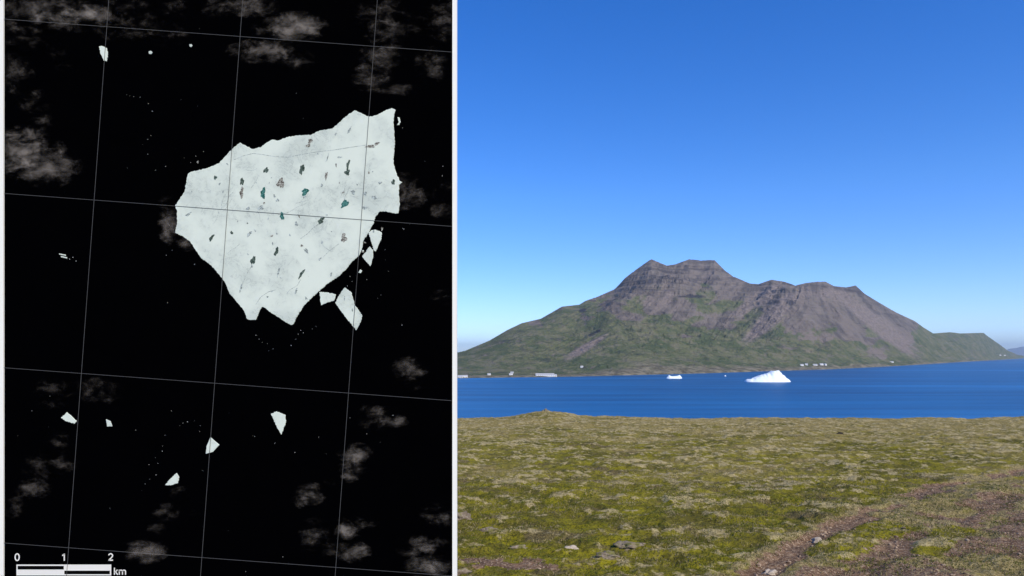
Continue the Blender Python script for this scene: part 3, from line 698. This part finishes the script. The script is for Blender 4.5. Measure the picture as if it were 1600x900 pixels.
# ------------------------------------------------------------------ houses on the far shore
m_hw = simple('white_house_paint', (0.80, 0.79, 0.76), .7, .2, .04)
m_hr = simple('grey_metal_roof', (0.42, 0.42, 0.42), .6, .3, .1); m_rr = simple('rust_red_roof', (0.22, 0.07, 0.05), .7, .2, .1)
m_gl = simple('dark_window_glass', (0.04, 0.05, 0.06), .2, .5, .1); m_dr = simple('brown_door', (0.12, 0.07, 0.05), .7, .2, .1)
def house(L, Wd, Hh, roofm, label, px, py, rz, wallm=None, group='houses on the far shore'):
    p = shore_xyz(px, py); o = empty('farm_house', p - Vector((0, 0, .6))); o.rotation_euler.z = rz
    tag(o, label, 'house', group)
    bm = bmesh.new(); box(bm, -L/2, L/2, -Wd/2, Wd/2, -1.5, Hh)
    r = Hh + Wd * .32
    for sx_ in (-1, 1):
        vv = [bm.verts.new((sx_*L/2, -Wd/2, Hh+.01)), bm.verts.new((sx_*L/2, Wd/2, Hh+.01)), bm.verts.new((sx_*L/2, 0, r))]
        bm.faces.new(vv)
    bm_obj('wall', bm, wallm or m_hw, o)
    bm = bmesh.new()
    e_ = .4; th = .18
    for sy in (-1, 1):
        y1, z1 = sy*(Wd/2 + e_), Hh - e_*.64 + .05
        P4 = [(-L/2-e_, y1, z1), (L/2+e_, y1, z1), (L/2+e_, 0, r+.05), (-L/2-e_, 0, r+.05)]
        vv = [bm.verts.new(p4) for p4 in P4] + [bm.verts.new((a1, b1, c1 + th)) for a1, b1, c1 in P4]
        for f in ((0,1,2,3),(4,5,6,7),(0,1,5,4),(1,2,6,5),(2,3,7,6),(3,0,4,7)): bm.faces.new([vv[i] for i in f])
    bmesh.ops.recalc_face_normals(bm, faces=bm.faces); bm_obj('roof', bm, roofm, o)
    nw = max(2, int(L / 5))
    for i in range(nw):
        x_ = -L/2 + L*(i+.5)/nw
        if i == nw // 2:
            bm = bmesh.new(); box(bm, x_-.55, x_+.55, -Wd/2-.05, -Wd/2+.05, 0, 2.1); bm_obj('door', bm, m_dr, o)
        else:
            bm = bmesh.new(); box(bm, x_-.6, x_+.6, -Wd/2-.04, -Wd/2+.05, 1.0, 2.3); bm_obj('window', bm, m_gl, o)
    return o
HS = [
 (50, 12, 3.0, m_hr, 'long white shed, the longest building on the far shore', 851, 587.3, .05),
 (14, 8, 2.6, m_hr, 'short pale shed butted to the right of the longest shed', 866, 587.6, .1),
 (12, 8, 3.6, m_hr, 'white house at the water right beside the board edge', 719, 589.8, .0),
 (14, 8, 3.8, m_hr, 'small white house second from the board edge along the shore', 726, 589.6, .2),
 (9, 6, 3.4, m_hr, 'small white cottage above the shore left of the paired farm houses', 764, 586.2, .3),
 (9, 6, 3.2, m_hr, 'upper of the paired farm houses left of the long shed', 800, 583.5, -.1),
 (10, 7, 3.2, m_hr, 'lower of the paired farm houses left of the long shed', 798.5, 586.2, .2),
 (8, 7, 4.0, m_hr, 'lone white hut high on the green foot right of the long shed', 908.5, 574.5, .1),
 (14, 8, 3.8, m_hr, 'leftmost white farm house behind the large iceberg', 1253, 571.3, .1),
 (11, 8, 4.0, m_hr, 'white farm house second from the left behind the large iceberg', 1260, 570.6, -.2),
 (17, 8, 3.2, m_hr, 'low white barn third from the left behind the large iceberg', 1273.5, 570.8, .0),
 (15, 9, 4.2, m_hr, 'tall white farm house right of the low barn', 1283, 570.3, .1),
 (9, 8, 4.6, m_hr, 'rightmost small white farm house of the row behind the large iceberg', 1290, 570.6, .3),
 (20, 9, 3.8, m_hr, 'lone white farm under the long scree slope', 1393, 566.3, .0),
 (26, 12, 7.5, m_hr, 'left of two white houses under the flat topped headland', 1562.5, 555.5, .0),
 (26, 12, 7.0, m_hr, 'right of two white houses under the flat topped headland', 1569.5, 555.8, .2),
]
for a_ in HS: house(*a_)

# ------------------------------------------------------------------ stones on the moor
m_st, t, b = mat('lichened_stone')
nb = NB(t); geo = nb.n('ShaderNodeNewGeometry'); P = geo.outputs['Position']
x1_ = nb.noise(P, 9, 6, .65); x2_ = nb.noise(P, 40, 5, .65)
col = nb.mix(nb.mr(x1_, .35, .65), (0.15, 0.115, 0.08), (0.32, 0.26, 0.19)); col = nb.mix(nb.mr(x2_, .55, .66, 0, .6), col, (0.42, 0.38, 0.31))
col = nb.mix(nb.mr(x1_, .50, .60, 0, .8), col, (0.12, 0.12, 0.02))
t.links.new(col, b.inputs['Base Color']); b.inputs['Roughness'].default_value = .95; b.inputs['Specular IOR Level'].default_value = .1
m_pale = simple('pale_stone', (0.44, 0.37, 0.29), .9, .1, .2, 20); m_dk = simple('dark_stone', (0.03, 0.025, 0.022), .95, .1, .3, 15)
def rock_mesh(r, flat, seed, sub=4, jag=.55):
    bm = bmesh.new(); bmesh.ops.create_icosphere(bm, subdivisions=sub, radius=1)
    co = np.array([v.co for v in bm.verts])
    a1 = fbm(co[:, 0]*1.8 + seed*7.1, co[:, 1]*1.8 + co[:, 2]*2.1, 5, seed, .62); a2 = fbm(co[:, 2]*1.4 + seed, co[:, 0]*1.2 - co[:, 1]*1.6, 4, seed + 5)
    for v, p_, q_ in zip(bm.verts, a1, a2):
        k_ = 1 + jag*((p_ - .5) + (q_ - .5))*2; v.co *= r*k_; v.co.z = max(v.co.z*flat, -.35*r*flat)
    return bm
def rock(px, py, r, flat, label, seed, m=None, sx_=1.3, name='rock'):
    gx, gy = to_ground(px, py)
    o = bm_obj(name, rock_mesh(r, flat, seed), m or m_st, smooth=True, loc=(gx, gy, gz_at(gx, gy) - .12*r*flat))
    o.scale = (sx_, .9, 1); o.rotation_euler.z = 0
    tag(o, label, 'rock', 'stones lying in the moss'); return o
rock(720, 806, .115, .8, 'rounded pale grey stone half sunk in moss right against the board edge', 3)
rock(764, 824, .07, .7, 'knobbly grey stone a little right of the board edge stone', 4)
rock(712+180, 852, .042, .8, 'smooth whitish stone alone in green moss, left of the mossy hump stone', 5, m_pale, 1.5)
rock(950, 870, .08, .6, 'rough brown grey stone with a jagged top, low in the moss', 6)
rock(985, 851, .12, .42, 'broad mossy hump stone, widest of the stones', 7)
rock(1203, 887, .065, .9, 'small pinkish pale stone at the near end of the wheel rut', 8, m_pale, 1.0)
rock(1279, 841, .05, .9, 'pale pebble on the left edge of the wheel rut', 9, m_pale, 1.2)
rock(809, 850, .07, .5, 'low brown stone among the bare earth at lower left', 10)
rock(1312, 678, .10, .6, 'small black rock far out near the rim of the moor', 11, m_dk, 1.6)
rock(718, 893, .09, .6, 'grey stone at the bottom corner beside the board', 14)
# cairn on the mound
gx, gy = 1.9, 39.5; cz = gz_at(gx, gy); cn = empty('cairn', (gx, gy, cz))
tag(cn, 'small brown stone cairn on the low mound at the rim of the moor', 'cairn')
for i, (dx, dz, r_) in enumerate(((-.13, .01, .12), (.13, .01, .11), (0, .03, .12), (.01, .12, .08))):
    bm_obj('cairn_stone', rock_mesh(r_, .75, 20 + i, 2), m_st, cn, True, (dx, .03*i, dz))

# loose pebbles in the ruts and bare earth
V, Fc = [], []
bmp = bmesh.new(); bmesh.ops.create_icosphere(bmp, subdivisions=1, radius=1); pv = np.array([v.co for v in bmp.verts]); pf = [[v.index for v in f.verts] for f in bmp.faces]; bmp.free()
cand = np.stack([rng.uniform(-1.5, 12, 90000), rng.uniform(5.2, 16, 90000)], 1)
cz_, cdirt, _, _ = ground_fields(cand[:, 0][None], cand[:, 1][None]); cdirt = cdirt[0]; cz_ = cz_[0]
vis = np.abs(cand[:, 0] / cand[:, 1]) < .78
keep = np.where(vis & (rng.uniform(0, 1, 90000) < cdirt**1.5 * .10))[0]
for i in keep:
    r_ = .005 + .013 * rng.uniform() ** 3 * 1.6; s3 = r_ * np.array([rng.uniform(.8, 1.6), rng.uniform(.8, 1.4), rng.uniform(.5, .9)])
    q = pv * s3 * (1 + rng.uniform(-.2, .2, (len(pv), 1))) + [cand[i, 0], cand[i, 1], cz_[i] + r_*.15]
    b0 = len(V); V.extend(q.tolist()); Fc.extend([[k + b0 for k in f] for f in pf])
m_pe, t, b = mat('track_gravel')
nb = NB(t); geo = nb.n('ShaderNodeNewGeometry'); x_ = nb.noise(geo.outputs['Position'], 22, 2, .5)
nb.plug(nb.mix(nb.mr(x_, .35, .65), (0.11, 0.07, 0.045), (0.42, 0.31, 0.21)), b.inputs['Base Color']); b.inputs['Roughness'].default_value = .95; b.inputs['Specular IOR Level'].default_value = .1
gv = mesh_obj('gravel', V, Fc, m_pe); tag(gv, 'loose reddish gravel lying in the bare wheel ruts of the track', 'gravel', kind='stuff')

# short dry grass blades and moss tufts
def blades(name, m, n, thr, hmin, hmax, region, label, lo=False):
    cnd = np.stack([rng.uniform(region[0], region[1], n), rng.uniform(region[2], region[3], n)], 1)
    z_, dd_, ll_, hh_ = [a_[0] for a_ in ground_fields(cnd[:, 0][None], cnd[:, 1][None])]
    clump = fbm(cnd[:, 0]*2.3, cnd[:, 1]*2.3, 3, 300 + int(hmax*1000))
    kp = np.where((np.abs(cnd[:, 0]/cnd[:, 1]) < .78) & (cnd[:, 0]/cnd[:, 1] > -.1) & (clump > thr) & ((dd_ < .85)))[0]
    N = len(kp); X0 = cnd[kp]; Z0 = z_[kp]
    a_ = rng.uniform(0, 6.28, N); L = rng.uniform(hmin, hmax, N); lean = rng.uniform(.2, 1.1, N); wd = rng.uniform(.0012, .0026, N) * (1 + X0[:, 1]/14)
    la = rng.uniform(0, 6.28, N)
    dx, dy = np.cos(a_)*wd, np.sin(a_)*wd; lx, ly = np.cos(la)*L*lean, np.sin(la)*L*lean
    p0 = np.stack([X0[:, 0]-dx, X0[:, 1]-dy, Z0-.005], 1); p1 = np.stack([X0[:, 0]+dx, X0[:, 1]+dy, Z0-.005], 1)
    p2 = np.stack([X0[:, 0]+dx*.6+lx*.45, X0[:, 1]+dy*.6+ly*.45, Z0+L*.65], 1); p3 = np.stack([X0[:, 0]+lx, X0[:, 1]+ly, Z0+L*.9], 1)
    VV = np.stack([p0, p1, p2, p3], 1).reshape(-1, 3); FF = (np.arange(N)[:, None, None]*4 + np.array([[0, 1, 2], [0, 2, 3]])[None]).reshape(-1, 3)
    o = mesh_obj(name, VV.tolist(), FF.tolist(), m); tag(o, label, 'grass', kind='stuff'); return o
m_b1 = simple('dry_grass', (0.27, 0.22, 0.115), .9, .1, .4, 3); m_b2 = simple('green_moss_shoots', (0.10, 0.115, 0.014), .9, .1, .45, 4)
blades('dry_grass', m_b1, 90000, .50, .010, .032, (-1, 11, 5.4, 15), 'short straw coloured dead grass along the track and moss')
blades('moss_shoots', m_b2, 90000, .50, .008, .025, (-1, 9, 5.4, 12), 'short yellow green moss shoots covering the near slope')

# ------------------------------------------------------------------ air
HZ = 3.2e-5
bm = bmesh.new(); box(bm, -S*1.02, S*1.02, -S*1.02, S*1.02, -6, 760)
m_h = bpy.data.materials.new('haze_air'); m_h.use_nodes = True; t = m_h.node_tree; t.nodes.clear()
pvn = t.nodes.new('ShaderNodeVolumePrincipled'); pvn.inputs['Color'].default_value = (.66, .83, 1, 1); pvn.inputs['Density'].default_value = HZ; pvn.inputs['Anisotropy'].default_value = .1
oo = t.nodes.new('ShaderNodeOutputMaterial'); t.links.new(pvn.outputs[0], oo.inputs['Volume'])
hz = bm_obj('haze', bm, m_h); tag(hz, 'thin blue summer haze in the air over the fjord', 'haze', kind='stuff')
